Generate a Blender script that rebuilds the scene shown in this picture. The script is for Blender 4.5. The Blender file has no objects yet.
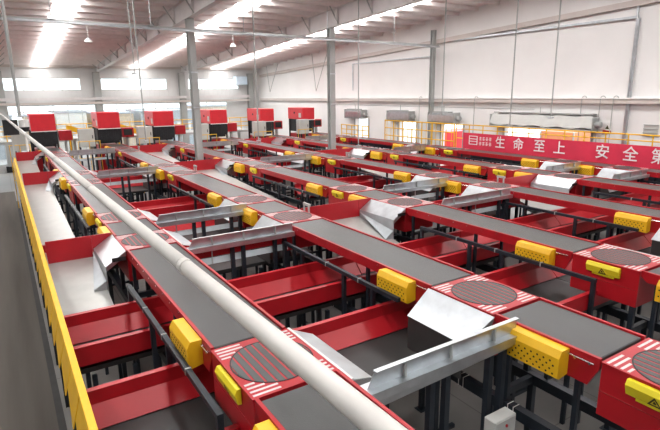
import bpy, math, random
from mathutils import Vector, Matrix
random.seed(4)
S = bpy.context.scene
C = S.collection
G = 6.2                                   # camera height over the floor

# ------------------------------------------------------------------ camera
F, PITCH, YAW, ROLL = 505.06, 0.23632, 0.56780, -0.01332
fw = Vector((math.sin(YAW)*math.cos(PITCH), math.cos(YAW)*math.cos(PITCH), -math.sin(PITCH)))
rt = Vector((math.cos(YAW), -math.sin(YAW), 0)); up = rt.cross(fw)
r_ = math.cos(ROLL)*rt + math.sin(ROLL)*up; u_ = -math.sin(ROLL)*rt + math.cos(ROLL)*up
cd = bpy.data.cameras.new('camera'); cam = bpy.data.objects.new('camera', cd); C.objects.link(cam)
cam.matrix_world = Matrix(((r_.x, u_.x, -fw.x, 0), (r_.y, u_.y, -fw.y, 0), (r_.z, u_.z, -fw.z, G), (0, 0, 0, 1)))
cd.sensor_width = 36; cd.lens = F*36/660; cd.clip_start = .05; cd.clip_end = 400
S.camera = cam
def px(x, y, z):
    d = Vector((x, y, z-G)); w = d.dot(fw)
    if w < .1: return None
    return 330+F*d.dot(r_)/w, 215-F*d.dot(u_)/w
def seen(x0, x1, y0, y1, z0, z1, m=0):
    ps = [px(x, y, z) for x in (x0, (x0+x1)/2, x1) for y in (y0, (y0+y1)/2, y1) for z in (z0, z1)]
    ps = [p for p in ps if p]
    return any(-m <= p[0] <= 660+m and -m <= p[1] <= 430+m for p in ps)

# ------------------------------------------------------------------ materials
def mat(name, col, rough=.5, metal=0, noise=0, scale=3, bump=0, bscale=40, spec=.5, stretch=None, col2=None, rn=0):
    m = bpy.data.materials.new(name); m.use_nodes = True
    nt = m.node_tree; b = nt.nodes['Principled BSDF']
    b.inputs['Base Color'].default_value = (*col, 1); b.inputs['Roughness'].default_value = rough
    b.inputs['Metallic'].default_value = metal; b.inputs['Specular IOR Level'].default_value = spec
    if noise or bump or col2 or rn:
        tc = nt.nodes.new('ShaderNodeTexCoord'); mp = nt.nodes.new('ShaderNodeMapping')
        if stretch: mp.inputs['Scale'].default_value = stretch
        nt.links.new(tc.outputs['Object'], mp.inputs['Vector'])
        n = nt.nodes.new('ShaderNodeTexNoise'); n.inputs['Scale'].default_value = scale; n.inputs['Detail'].default_value = 5
        nt.links.new(mp.outputs['Vector'], n.inputs['Vector'])
        if noise or col2:
            cr = nt.nodes.new('ShaderNodeValToRGB')
            c2 = col2 or tuple(min(1, c*(1+noise)) for c in col)
            c1 = col if col2 else tuple(c*(1-noise) for c in col)
            cr.color_ramp.elements[0].position = .3; cr.color_ramp.elements[1].position = .7
            cr.color_ramp.elements[0].color = (*c1, 1); cr.color_ramp.elements[1].color = (*c2, 1)
            nt.links.new(n.outputs['Fac'], cr.inputs['Fac']); nt.links.new(cr.outputs['Color'], b.inputs['Base Color'])
        if rn:
            mr = nt.nodes.new('ShaderNodeMapRange'); mr.inputs['To Min'].default_value = max(.05, rough-rn); mr.inputs['To Max'].default_value = rough+rn
            nt.links.new(n.outputs['Fac'], mr.inputs['Value']); nt.links.new(mr.outputs['Result'], b.inputs['Roughness'])
        if bump:
            n2 = nt.nodes.new('ShaderNodeTexNoise'); n2.inputs['Scale'].default_value = bscale
            nt.links.new(mp.outputs['Vector'], n2.inputs['Vector'])
            bp = nt.nodes.new('ShaderNodeBump'); bp.inputs['Strength'].default_value = bump; bp.inputs['Distance'].default_value = .01
            nt.links.new(n2.outputs['Fac'], bp.inputs['Height']); nt.links.new(bp.outputs['Normal'], b.inputs['Normal'])
    return m
def emit(name, col, st):
    m = mat(name, col); b = m.node_tree.nodes['Principled BSDF']
    b.inputs['Emission Color'].default_value = (*col, 1); b.inputs['Emission Strength'].default_value = st
    return m
M = dict(
    red=mat('red_paint', (.42, .008, .015), .38, noise=.10, scale=2),
    redhood=mat('red_hood_paint', (.66, .022, .035), .35, noise=.05),
    belt=mat('belt_rubber', (.058, .060, .058), .34, noise=.16, scale=2.2, bump=.15, bscale=90, rn=.08, stretch=(1.5, .5, 1)),
    lowbelt=mat('cross_belt_rubber', (.034, .034, .033), .5, noise=.2, scale=2.5, rn=.08),
    strip=mat('disc_strip_rubber', (.060, .070, .068), .5, noise=.1),
    black=mat('black_rubber', (.012, .012, .013), .6, noise=.2),
    galv=mat('galvanised_steel', (.58, .61, .63), .33, metal=.92, noise=.10, scale=5, rn=.10),
    galvw=mat('galvanised_chute', (.44, .44, .415), .38, metal=.5, noise=.08, scale=3, rn=.1),
    steel=mat('bright_steel', (.7, .7, .7), .25, metal=1, noise=.05),
    navy=mat('navy_steel', (.011, .017, .025), .5, noise=.2, scale=4),
    yel=mat('yellow_paint', (.83, .47, .012), .42, noise=.06, scale=3),
    lemon=mat('lemon_sign_paint', (.80, .66, .02), .45, noise=.04),
    hole=mat('dark_hole', (.03, .018, .004), .8, noise=.1),
    white=mat('white_paint', (.80, .79, .76), .5, noise=.05),
    cream=mat('pale_pipe_paint', (.66, .63, .585), .45, noise=.05, scale=6),
    wall=mat('plaster_wall', (.84, .825, .805), .75, noise=.03, scale=.6),
    endwall=mat('clad_wall', (.70, .70, .69), .65, noise=.03, scale=1),
    ledge=mat('ledge_render', (.62, .56, .52), .75, noise=.05, scale=1),
    roof=mat('roof_sheet', (.88, .80, .78), .6, noise=.06, scale=1.2),
    purlin=mat('purlin_steel', (.80, .74, .72), .5, noise=.06),
    rafter=mat('rafter_paint', (.70, .67, .66), .5, noise=.04),
    column=mat('column_paint', (.40, .41, .395), .5, noise=.06, scale=2),
    cab=mat('cabinet_grey', (.53, .54, .51), .45, noise=.04),
    dark=mat('dark_curtain', (.012, .013, .016), .55, noise=.3, scale=6),
    orange=mat('orange_paint', (.70, .26, .11), .5, noise=.06),
    tan=mat('tan_board', (.62, .50, .38), .8, noise=.1),
    bluep=mat('blue_paint', (.03, .16, .50), .5, noise=.06),
    grn=mat('grey_block', (.40, .43, .46), .7, noise=.08),
    banner=mat('banner_cloth', (.70, .030, .075), .7, noise=.08, scale=1.5),
    ink=mat('white_lettering', (.85, .78, .78), .7, noise=.04),
    tri=mat('dark_print', (.05, .04, .01), .6, noise=.1),
    asph=mat('yard_concrete', (.45, .44, .43), .8, noise=.1),
    stripe=mat('stripe_paint', (.62, .61, .59), .55, noise=.15, scale=12),
    walk=mat('walkway_shadow_streaks', (.118, .104, .090), .8, noise=.22, scale=.9, rn=.05, spec=.2, stretch=(2.2, .12, 1)),  # dark brown tone; its long streaks are shadows put into the colour
    galvb=mat('brushed_galvanised', (.46, .50, .52), .48, metal=.55, noise=.1, scale=4, rn=.08),
    kerb=mat('dark_kerb', (.055, .053, .05), .85, noise=.1),
    sky=emit('skylight_panel', (1, 1, 1), 9.0),
    cyan=mat('sky_lit_pale_blue', (.60, .72, .82), .5, noise=.05),  # sky light caught by the rafter ends, put into the colour
)
# concrete floor: worn patches and long saw-cut joints
def floor_mat():
    m = mat('floor_concrete', (.20, .188, .175), .45, noise=.14, scale=.8, rn=.1, bump=.05)
    nt = m.node_tree; b = nt.nodes['Principled BSDF']; src = b.inputs['Base Color'].links[0].from_socket
    tc = nt.nodes.new('ShaderNodeTexCoord'); br = nt.nodes.new('ShaderNodeTexBrick')
    br.offset = 0; br.inputs['Scale'].default_value = 1; br.inputs['Mortar Size'].default_value = .012
    br.inputs['Brick Width'].default_value = 2.4; br.inputs['Row Height'].default_value = 2.4
    br.inputs['Color1'].default_value = (1, 1, 1, 1); br.inputs['Color2'].default_value = (.93, .93, .92, 1); br.inputs['Mortar'].default_value = (.55, .54, .52, 1)
    nt.links.new(tc.outputs['Object'], br.inputs['Vector'])
    mx = nt.nodes.new('ShaderNodeMix'); mx.data_type = 'RGBA'; mx.blend_type = 'MULTIPLY'; mx.inputs['Factor'].default_value = 1
    nt.links.new(src, mx.inputs['A']); nt.links.new(br.outputs['Color'], mx.inputs['B']); nt.links.new(mx.outputs['Result'], b.inputs['Base Color'])
    return m
M['floor'] = floor_mat()
def glass_mat():
    m = bpy.data.materials.new('window_glass'); m.use_nodes = True; nt = m.node_tree
    out = nt.nodes['Material Output']; nt.nodes.remove(nt.nodes['Principled BSDF'])
    t = nt.nodes.new('ShaderNodeBsdfTransparent'); t.inputs['Color'].default_value = (.93, .96, .97, 1)
    g = nt.nodes.new('ShaderNodeBsdfGlossy'); g.inputs['Roughness'].default_value = .05
    mx = nt.nodes.new('ShaderNodeMixShader'); mx.inputs['Fac'].default_value = .06
    nt.links.new(t.outputs[0], mx.inputs[1]); nt.links.new(g.outputs[0], mx.inputs[2]); nt.links.new(mx.outputs[0], out.inputs['Surface'])
    return m
M['glass'] = glass_mat()

# ------------------------------------------------------------------ mesh builder
class MB:
    def __init__(s): s.v = []; s.f = []; s.m = []; s.mats = []
    def mi(s, k):
        if k not in s.mats: s.mats.append(k)
        return s.mats.index(k)
    def add(s, vs, fs, k):
        o = len(s.v); s.v += [tuple(p) for p in vs]; i = s.mi(k)
        for f in fs: s.f.append(tuple(o+j for j in f)); s.m.append(i)
        return s
    def box(s, x0, x1, y0, y1, z0, z1, k):
        v = [(x, y, z) for z in (z0, z1) for y in (y0, y1) for x in (x0, x1)]
        return s.add(v, [(0, 2, 3, 1), (4, 5, 7, 6), (0, 1, 5, 4), (2, 6, 7, 3), (0, 4, 6, 2), (1, 3, 7, 5)], k)
    def prism(s, poly, ax, a, b, k):
        n = len(poly)
        def P(p, t): return {'x': (t, p[0], p[1]), 'y': (p[0], t, p[1]), 'z': (p[0], p[1], t)}[ax]
        v = [P(p, a) for p in poly]+[P(p, b) for p in poly]
        fs = [tuple(range(n-1, -1, -1)), tuple(range(n, 2*n))]+[(i, (i+1) % n, n+(i+1) % n, n+i) for i in range(n)]
        return s.add(v, fs, k)
    def plate(s, quad, t, k):              # thick sheet: quad of 3D points, thickness along its normal
        q = [Vector(p) for p in quad]; n = (q[1]-q[0]).cross(q[2]-q[0]).normalized()*t
        m = len(q); v = q+[p-n for p in q]
        return s.add(v, [tuple(range(m)), tuple(range(2*m-1, m-1, -1))]+[(i, m+i, m+(i+1) % m, (i+1) % m) for i in range(m)], k)
    def cyl(s, p, q, r, k, n=10, r2=None):
        p = Vector(p); q = Vector(q); d = (q-p).normalized(); a = d.orthogonal().normalized(); b = d.cross(a)
        r2 = r if r2 is None else r2
        v = [p+r*(math.cos(2*math.pi*i/n)*a+math.sin(2*math.pi*i/n)*b) for i in range(n)]
        v += [q+r2*(math.cos(2*math.pi*i/n)*a+math.sin(2*math.pi*i/n)*b) for i in range(n)]
        return s.add(v, [tuple(range(n-1, -1, -1)), tuple(range(n, 2*n))]+[(i, (i+1) % n, n+(i+1) % n, n+i) for i in range(n)], k)
    def beam(s, p, q, w, h, k):            # square tube between two points
        p = Vector(p); q = Vector(q); d = (q-p).normalized(); z = Vector((0, 0, 1))
        if abs(d.z) > .95: z = Vector((0, 1, 0))
        a = d.cross(z).normalized()*w/2; b = a.cross(d).normalized()*h/2
        v = [c+e*a+g*b for c in (p, q) for e, g in ((-1, -1), (1, -1), (1, 1), (-1, 1))]
        return s.add(v, [(3, 2, 1, 0), (4, 5, 6, 7)]+[(i, (i+1) % 4, 4+(i+1) % 4, 4+i) for i in range(4)], k)
    def ibeam(s, x, y, z0, z1, w, d, k, t=.025):
        s.box(x-w/2, x+w/2, y-d/2, y-d/2+t, z0, z1, k); s.box(x-w/2, x+w/2, y+d/2-t, y+d/2, z0, z1, k)
        return s.box(x-t/2, x+t/2, y-d/2+t, y+d/2-t, z0, z1, k)
    def mesh(s, name, bev=0, smooth=False):
        me = bpy.data.meshes.new(name); me.from_pydata(s.v, [], s.f)
        for k in s.mats: me.materials.append(M[k])
        me.polygons.foreach_set('material_index', s.m)
        import bmesh
        bm = bmesh.new(); bm.from_mesh(me)
        bmesh.ops.recalc_face_normals(bm, faces=bm.faces)
        if bev: bmesh.ops.bevel(bm, geom=[e for e in bm.edges], offset=bev, segments=1, affect='EDGES', clamp_overlap=True)
        bm.to_mesh(me); bm.free(); me.update()
        if smooth:
            for p in me.polygons: p.use_smooth = len(p.vertices) == 4
        return me
def link(name, me, parent=None, loc=(0, 0, 0)):
    o = bpy.data.objects.new(name, me); C.objects.link(o); o.parent = parent; o.location = loc
    return o
def thing(name, loc, label, cat, group=None):
    o = bpy.data.objects.new(name, None); C.objects.link(o); o.location = loc; o.empty_display_size = .2
    o['label'] = label; o['category'] = cat
    if group: o['group'] = group
    return o
def single(name, mb, label, cat, group=None, bev=0, smooth=False, loc=(0, 0, 0)):
    o = link(name, mb.mesh(name, bev, smooth), None, loc); o['label'] = label; o['category'] = cat
    if group: o['group'] = group
    return o
def struct(name, mb, smooth=False):
    o = link(name, mb.mesh(name, 0, smooth)); o['kind'] = 'structure'; return o
CACHE = {}
def cached(key, fn):
    if key not in CACHE: CACHE[key] = fn()
    return CACHE[key]
ORD = ['nearest', 'second', 'third', 'fourth', 'fifth', 'sixth', 'seventh', 'eighth', 'ninth', 'tenth', 'eleventh', 'twelfth', 'thirteenth', 'fourteenth']
LN = ['first', 'second', 'third', 'fourth', 'fifth', 'sixth']

# ------------------------------------------------------------------ layout
def yd(li, k, p):                                  # diverter position on each line
    return (A if p == 'A' else B)[k]+([0, 0, -.26, -.05, -.35, -.35] if k == 0 else [0, 0, -.36, -.12, -.45, -.62])[li]
XL = [1.76, 5.36, 8.75, 12.85, 16.38, 19.95]      # left edge of every belt line
W = 1.02
A = [2.1, 10.95, 20.0, 30.0]                      # diverters, first of each pair
B = [4.85, 13.55, 22.7, 32.2]
H = 3.2                                           # belt top
DL = .62                                          # half length of a diverter
YEND = 35.0
WX, WY = 23.7, 51.0
def roofz(y): return G+4.5-.063*(y-24)

# ================================================================== setting
struct('floor', MB().box(-14, WX, -6, WY, -.2, 0, 'floor'))
kb = MB().box(.13, .26, 0, 36, .002, .012, 'kerb')
struct('trim_1', kb)
struct('trim_30', MB().box(-14, .13, -6, 40, .001, .008, 'walk'))  # thin darker slab over the left floor, shadow streaks in its colour
# roof sheet between the skylight strips, corrugated along Y
RX0, RY0, RY1 = -14, -6, WY
strips = [(-5.2, -3.9), (2.8, 3.95), (10.75, 12.0), (18.6, 19.9)]
xs = [RX0]
for a, b in strips: xs += [a, b]
xs.append(WX+.2)
mb = MB()
for i in range(0, len(xs), 2):
    mb.prism([(RY0, roofz(RY0)), (RY1, roofz(RY1)), (RY1, roofz(RY1)+.12), (RY0, roofz(RY0)+.12)], 'x', xs[i], xs[i+1], 'roof')
struct('ceiling', mb)
for i, (a, b) in enumerate(strips):
    w = MB().prism([(RY0, roofz(RY0)+.03), (RY1, roofz(RY1)+.03), (RY1, roofz(RY1)+.06), (RY0, roofz(RY0)+.06)], 'x', a, b, 'sky')
    o = struct('window_%d' % (i+1), w)
# purlins
g = 0; y = -2.
mb = MB()
while y < WY-.3:
    z = roofz(y)
    mb.box(RX0, WX, y-.03, y+.03, z-.20, z-.005, 'purlin'); mb.box(RX0, WX, y-.03, y+.07, z-.215, z-.2, 'purlin')
    y += 1.45
struct('trim_2', mb)
COLX = [-7.3, .3, 7.85, 15.5]
def raf(y): return G+3.42-.047*(y-24)             # rafter underside
for i, x in enumerate(COLX):
    mb = MB(); y0, y1 = -2, WY-.25
    t0, t1 = roofz(y0)-.24, roofz(y1)-.24
    mb.prism([(y0, raf(y0)), (y1, raf(y1)), (y1, t1), (y0, t0)], 'x', x-.012, x+.012, 'rafter')
    mb.prism([(y0, raf(y0)-.02), (y1, raf(y1)-.02), (y1, raf(y1)), (y0, raf(y0))], 'x', x-.14, x+.14, 'rafter')
    mb.prism([(y0, t0), (y1, t1), (y1, t1+.02), (y0, t0+.02)], 'x', x-.14, x+.14, 'rafter')
    y = 0.
    while y < y1:                                 # fly braces and stiffeners
        zt = roofz(y)-.22
        for s in (-1, 1):
            mb.beam((x+s*.55, y, zt+.02), (x+s*.02, y, raf(y)+.05), .045, .045, 'column')
            mb.box(min(x+s*.012, x+s*.13), max(x+s*.012, x+s*.13), y-.01, y+.01, raf(y), zt-.02, 'rafter')
        y += 2.9
    struct('trim_%d' % (3+i), mb)
# wall columns / free standing columns
k = 10
def column(x, y, top, w=.3, d=.34, name=None, label=None):
    mb = MB().ibeam(0, 0, .02, top, w, d, 'column', .03).box(-w/2-.08, w/2+.08, -d/2-.08, d/2+.08, 0, .02, 'column')
    return mb
for x, lab in ((7.85, 'grey steel roof column standing between the second and third belt lines'),
               (15.5, 'grey steel roof column standing between the fourth and fifth belt lines')):
    t = thing('roof_column', (x, 24, 0), lab, 'column', 'free-standing roof columns')
    top = raf(24)-.03
    link('shaft', MB().ibeam(0, 0, .02, top, .3, .36, 'column', .03).mesh('shaft'), t)
    link('base_plate', MB().box(-.25, .25, -.28, .28, 0, .02, 'column').mesh('base'), t)
    for z in (G+1.0, G-.6):
        link('collar', MB().box(-.17, .17, -.2, -.181, z, z+.06, 'galv').box(-.17, .17, .181, .2, z, z+.06, 'galv').mesh('collar'), t)
# end wall (Y=WY) with window openings
ups = [(-6.9, -1.5), (.5, 6.4), (8.1, 14.0), (16.1, 21.4)]
z_up0, z_up1 = G+.55, G+1.6
z_lo0, z_lo1 = .6, G-.68
mb = MB()
T = .2
top = roofz(WY)-.02
mb.box(-14, WX, WY, WY+T, z_up1, top, 'endwall'); mb.box(-14, WX, WY, WY+T, z_lo1, z_up0, 'endwall'); mb.box(-14, WX, WY, WY+T, -.2, z_lo0, 'endwall')
px0 = -14
for a, b in ups: mb.box(px0, a, WY, WY+T, z_up0, z_up1, 'endwall'); px0 = b
mb.box(px0, WX, WY, WY+T, z_up0, z_up1, 'endwall')
los = [(-7.0, 0), (.6, 7.4), (8.05, 15.1), (15.7, 20.0)]
px0 = -14
for a, b in los: mb.box(px0, a, WY, WY+T, z_lo0, z_lo1, 'endwall'); px0 = b
mb.box(px0, WX, WY, WY+T, z_lo0, z_lo1, 'endwall')
x = -13.8
while x < WX-.1:                                  # cladding ribs
    for z0, z1 in ((z_up1+.03, top), (z_lo1+.45, z_up0-.03)): mb.box(x, x+.05, WY-.02, WY, z0, z1, 'endwall')
    x += .45
struct('wall_back', mb)
n = 5
for a, b in ups:
    mb = MB(); m = 4
    mb.box(a, b, WY+.03, WY+.09, z_up0, z_up0+.05, 'cab'); mb.box(a, b, WY+.03, WY+.09, z_up1-.05, z_up1, 'cab')
    for i in range(m+1):
        x = a+(b-a)*i/m; mb.box(max(a, x-.025), min(b, x+.025), WY+.03, WY+.09, z_up0+.05, z_up1-.05, 'cab')
    o = struct('window_%d' % n, mb); p = link('pane', MB().box(a+.01, b-.01, WY+.055, WY+.065, z_up0+.02, z_up1-.02, 'glass').mesh('pane'), o); n += 1
for a, b in los:
    mb = MB(); m = 6
    for z in (z_lo0, G-1.25, G-2.6, z_lo1-.06): mb.box(a, b, WY+.03, WY+.09, z, z+.06, 'cab')
    for i in range(m+1):
        x = a+(b-a)*i/m; mb.box(max(a, x-.025), min(b, x+.025), WY+.02, WY+.1, z_lo0, z_lo1, 'cab')
    o = struct('window_%d' % n, mb); link('pane', MB().box(a+.01, b-.01, WY+.055, WY+.065, z_lo0+.02, z_lo1-.02, 'glass').mesh('pane'), o); n += 1
tn = 7
for x in (-7.3, .3, 7.72, 15.4, 22.6):
    mb = MB().box(x-.45, x+.45, WY-.46, WY-.001, 0, .5, 'black').ibeam(x, WY-.22, .5, raf(WY)-.02, .55, .4, 'column', .03)
    struct('trim_%d' % tn, mb); tn += 1
# eaves beam and the two long ledge beams on the end wall
struct('trim_%d' % tn, MB().box(-14, 23, WY-.16, WY-.022, top-.32, top-.1, 'ledge')); tn += 1
struct('trim_%d' % tn, MB().box(-14, 22.3, WY-.62, WY-.46, G-.30, G-.05, 'rafter').box(-14, 22.3, WY-.62, WY-.44, G-.64, G-.46, 'ledge')); tn += 1
struct('wall_left', MB().box(-14.3, -14, -6, WY+.2, 0, roofz(-6), 'grn'))
struct('wall_front', MB().box(-14.3, WX+.3, -6.3, -6, 0, roofz(-6), 'grn'))
# right wall with four door openings
doors = [(31.5, 33.2), (26.1, 27.9), (21.9, 23.7), (13.8, 18.8)]
dtop = G-1.92
mb = MB()
cuts = sorted(doors)
yy = -6
for a, b in cuts: mb.box(WX, WX+.3, yy, a, 0, dtop, 'wall'); yy = b
mb.box(WX, WX+.3, yy, WY+.2, 0, dtop, 'wall')
mb.prism([(-6, dtop), (WY+.2, dtop), (WY+.2, roofz(WY)-.01), (-6, roofz(-6)-.01)], 'x', WX, WX+.3, 'wall')
struct('wall_right', mb)
struct('trim_%d' % tn, MB().box(WX-.22, WX, -6, WY-.7, G-.62, G-.42, 'ledge').box(WX-.26, WX, -6, WY-.7, G-.42, G-.36, 'wall')); tn += 1
struct('trim_%d' % tn, MB().prism([(-6, G+4.56), (WY-.7, G+1.97), (WY-.7, G+1.73), (-6, G+4.30)], 'x', WX-.2, WX, 'ledge')); tn += 1
for y in (24,):
    struct('trim_%d' % tn, MB().ibeam(WX-.42, y+.3, 0, raf(y)+.3, .26, .24, 'column', .03)); tn += 1
# doorway reveals
dn = 1
hz = [(31.7, 33.9), (26.3, 28.6), (22.2, 24.4), (13.5, 19.4)]
for (a, b), (ha, hb), lab in zip(doors, hz, ('farthest', 'second farthest', 'third', 'widest and nearest')):
    o = struct('door_%d' % dn, MB().box(WX-.05, WX-.002, a-.12, a, 0, dtop, 'column').box(WX-.05, WX-.002, b, b+.12, 0, dtop, 'column')); dn += 1
    t = thing('roller_shutter_box', (WX, (ha+hb)/2, dtop-.02), 'galvanised roller shutter box over the %s doorway in the right wall' % lab, 'shutter box', 'shutter boxes over the wall doors')
    hh = (hb-ha)/2
    if lab.startswith('widest'):
        mb = MB(); nn = 14; zt, zb = .72, .12
        for i in range(nn):                       # rippled steel cover
            y0 = -hh+2*hh*i/nn; y1 = -hh+2*hh*(i+1)/nn; d0 = .05*math.sin(i*1.9); d1 = .05*math.sin((i+1)*1.9)
            mb.plate([(-.62, y1, zb+.05+d1), (-.62, y0, zb+.05+d0), (-.40, y0, zt+d0*.5), (-.40, y1, zt+d1*.5)], .012, 'cab')
        mb.box(-.64, -.02, -hh, hh, .02, .11, 'column')
        link('cover', mb.mesh('cover'), t)
        link('top_channel', MB().box(-.42, -.02, -hh+.1, hh-.1, .78, .84, 'column').mesh('top'), t)
    else:
        link('cover', MB().prism([(-.02, 0), (-.5, 0), (-.56, .12), (-.56, .52), (-.4, .66), (-.02, .66)], 'y', -hh, hh, 'galv').mesh('cover'), t)
        link('top_channel', MB().box(-.42, -.02, -hh+.6, hh-.1, .67, .74, 'column').mesh('top'), t)
    for s in (-1, 1): link('end_plate', MB().box(-.58, -.02, s*(hh+.02)-.015, s*(hh+.02)+.015, 0, .7, 'column').mesh('end'), t)
    link('motor', MB().cyl((-.3, -hh-.04, .35), (-.3, -hh-.3, .35), .14, 'column').mesh('motor'), t)
    link('aerial', MB().box(-.3, -.27, -.02, .02, .75, 1.1, 'column').mesh('aerial'), t)

# ================================================================== belt lines
def in_view(x0, x1, y0, y1, z0=2.4, z1=3.3): return seen(x0, x1, y0, y1, z0, z1)

def belt_mesh(L):
    return MB().box(.045, W-.045, -L/2+.03, L/2-.03, H-.10, H, 'belt').mesh('belt', .012)
def side_mesh(L, s):
    x0, x1 = (0, .042) if s < 0 else (W-.042, W)
    h = L/2
    mb = MB().prism([(-h, H-.11), (-h+.12, H-.36), (-h+.95, H-.36), (-h+1.15, H-.16), (h-.1, H-.16), (h, H-.08), (h, H+.022), (-h, H+.022)], 'x', x0, x1, 'red')
    if s < 0:
        for y in (-h+.10, -h+.28): mb.cyl((-.001, y, H-.07), (-.035, y, H-.07), .018, 'steel', 6)
        mb.cyl((-.025, -h+.05, H-.06), (-.025, -h+.42, H-.06), .009, 'steel', 6)
        y = -h+.5
        while y < h-.2: mb.cyl((-.0, y, H-.02), (-.012, y, H-.02), .012, 'steel', 6); y += .42
    return mb.mesh('side_frame')
def cover_mesh(lw=.78):
    t, b = H-.005, H-.37
    mb = MB().prism([(-.002, b+.03), (-.16, b), (-.20, b+.02), (-.20, t-.09), (-.15, t), (-.002, t)], 'y', -lw/2, lw/2, 'yel')
    for r in range(4):
        for c in range(8):
            y = -lw/2+.07+c*.088+(r % 2)*.044; z = b+.06+r*.052
            if y > lw/2-.05: continue
            mb.cyl((-.199, y, z), (-.2015, y, z), .014, 'hole', 6)
    return mb.mesh('motor_cover')
def strut_mesh():
    return MB().box(.02, .08, -.03, .03, 2.02, H-.11, 'navy').mesh('strut')
seg_group = 'grey belt conveyor segments on the upper lines'
SEG = []
for li, x in enumerate(XL):
    a_ = [yd(li, k, 'A') for k in range(4)]; b_ = [yd(li, k, 'B') for k in range(4)]
    edges = [(a_[0]-DL-1.6, a_[0]-DL), (a_[0]+DL, b_[0]-DL)]
    for k in range(4):
        if k < 3: edges += [(b_[k]+DL, a_[k+1]-DL), (a_[k+1]+DL, b_[k+1]-DL)]
    edges.append((b_[3]+DL, YEND-.2))
    vis = [(a, b) for a, b in edges if in_view(x-.2, x+W, a, b)]
    for i, (a, b) in enumerate(vis):
        a += .012; b -= .012
        L = round(b-a, 3); yc = (a+b)/2
        lab = 'grey belt conveyor, %s %s on the %s line from the yellow barrier' % (ORD[i], 'the camera' if i == 0 else 'from camera', LN[li])
        t = thing('belt_conveyor', (x, yc, 0), lab, 'conveyor', seg_group)
        link('belt', cached(('belt', L), lambda: belt_mesh(L)), t)
        for s in (-1, 1): link('side_frame', cached(('side', L, s), lambda: side_mesh(L, s)), t)
        off = .34 if L < 2.5 else .30
        if L > 1.2:
            c = link('motor_cover', cached('cover', cover_mesh), t, (0, -L/2+off+.42, 0)); c['label'] = 'yellow perforated motor cover'
        ns = max(2, int(L/1.2))
        for j in range(ns):
            yy = -L/2+.25+(L-.5)*j/(ns-1)
            yw = yc+yy
            for c0, c1 in ((4.6, 6.5), (7.6, 9.15), (10.5, 12.5), (12.3, 15.1), (16.4, 18.2), (25.6, 27.4)):
                if c0 < yw < c1: yw = None; break
            if yw is None: continue
            for xx in (0, W-.1): link('strut', cached('strut', strut_mesh), t, (xx, yy, 0))

# ---- diverters: red housing, white-striped top, round table of belt strips
def housing_mesh():
    d = DL-.012
    mb = MB().box(0, W, -d, d, H-.66, H-.012, 'red')
    mb.box(-.004, 0, -d, d, H-.36, H-.352, 'hole')
    return mb.mesh('housing', .006)
def top_mesh():
    d = DL-.008
    mb = MB().box(-.012, W+.012, -d, d, H-.012, H+.004, 'red')
    return mb.mesh('top_plate')
def stripes_mesh():
    out = []; z = H+.0045; R = .475
    for sx in (-1, 1):
        for sy in (-1, 1):
            mb = MB(); out.append(mb)
            for i in range(4):
                y = sy*(DL-.065-i*.075)
                # stripe runs from the edge to the disc rim
                xin = R*R*1.1-y*y; xi = math.sqrt(xin) if xin > 0 else .16+.02*i
                xa = sx*(W/2-.02); xb = sx*max(xi, .17)
                if abs(xa)-abs(xb) < .03: continue
                mb.box(W/2+min(xa, xb), W/2+max(xa, xb), y-.016, y+.016, z-.002, z+.001, 'stripe')
    return [m.mesh('hazard_stripes') for m in out]
def rim_mesh():
    mb = MB(); n = 40; z = H+.005
    for i in range(n):
        a0, a1 = 2*math.pi*i/n, 2*math.pi*(i+1)/n
        q = [(W/2+r*math.cos(a), r*math.sin(a)) for r, a in ((.47, a0), (.485, a0), (.485, a1), (.47, a1))]
        mb.prism(q, 'z', z-.003, z+.004, 'black')
    return mb.mesh('rim')
def strip_mesh():
    mb = MB(); R = .468; ns = 9; w = 2*R/ns
    for i in range(ns):
        x0 = -R+i*w+.013; x1 = x0+w-.026; m = max(abs(x0), abs(x1))
        l0 = math.sqrt(max(0, R*R-x0*x0)); l1 = math.sqrt(max(0, R*R-x1*x1)); lm = max(l0, l1)*.5+min(l0, l1)*.5
        mb.prism([(W/2+x0, -l0), (W/2+(x0+x1)/2, -lm-.02), (W/2+x1, -l1), (W/2+x1, l1), (W/2+(x0+x1)/2, lm+.02), (W/2+x0, l0)], 'z', H+.0042, H+.0072, 'strip')
    return mb.mesh('belt_strip')
def sign_mesh():
    t, b = H-.035, H-.225; l = .30
    mb = MB().prism([(-.005, b), (-.05, b+.01), (-.085, t-.06), (-.055, t), (-.005, t)], 'y', -l, l, 'lemon')
    mb.box(-.03, -.006, -l+.1, l-.1, b-.035, b, 'lemon')
    return mb.mesh('sign', .004)
def tri_mesh():
    # warning triangle on the slanted face of the sign
    t, b = H-.035, H-.225
    p0 = Vector((-.0515, 0, b+.01)); p1 = Vector((-.0865, 0, t-.06)); e = (p1-p0)
    def pt(y, f): p = p0+e*f; return (p.x, y, p.z)
    mb = MB()
    o = [pt(-.075, .02), pt(.075, .02), pt(0, .98)]; i = [pt(-.045, .17), pt(.045, .17), pt(0, .72)]
    mb.add(o+i, [(0, 1, 4, 3), (1, 2, 5, 4), (2, 0, 3, 5)], 'tri')
    mb.add([pt(-.012, .25), pt(.012, .25), pt(.018, .38), pt(0, .6), pt(-.018, .38)], [(0, 1, 2, 3, 4)], 'tri')
    return mb.mesh('warning_triangle')
def rplate_mesh():
    d = DL
    mb = MB().plate([(W+.013, -.86, H), (W+.33, -.80, H-.10), (W+.31, .46, H-.095), (W+.013, .61, H)], .01, 'galv')
    mb.box(W+.0125, W+.04, -.86, .61, H-.012, H+.012, 'white')
    return mb.mesh('side_plate')
def feet_mesh(sg):
    return [MB().box(x0, x0+.08, y-.04, y+.04, 2.0, H-.66, 'navy').mesh('foot') for x0 in (.01, W-.09) for y in (sg,)]
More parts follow.
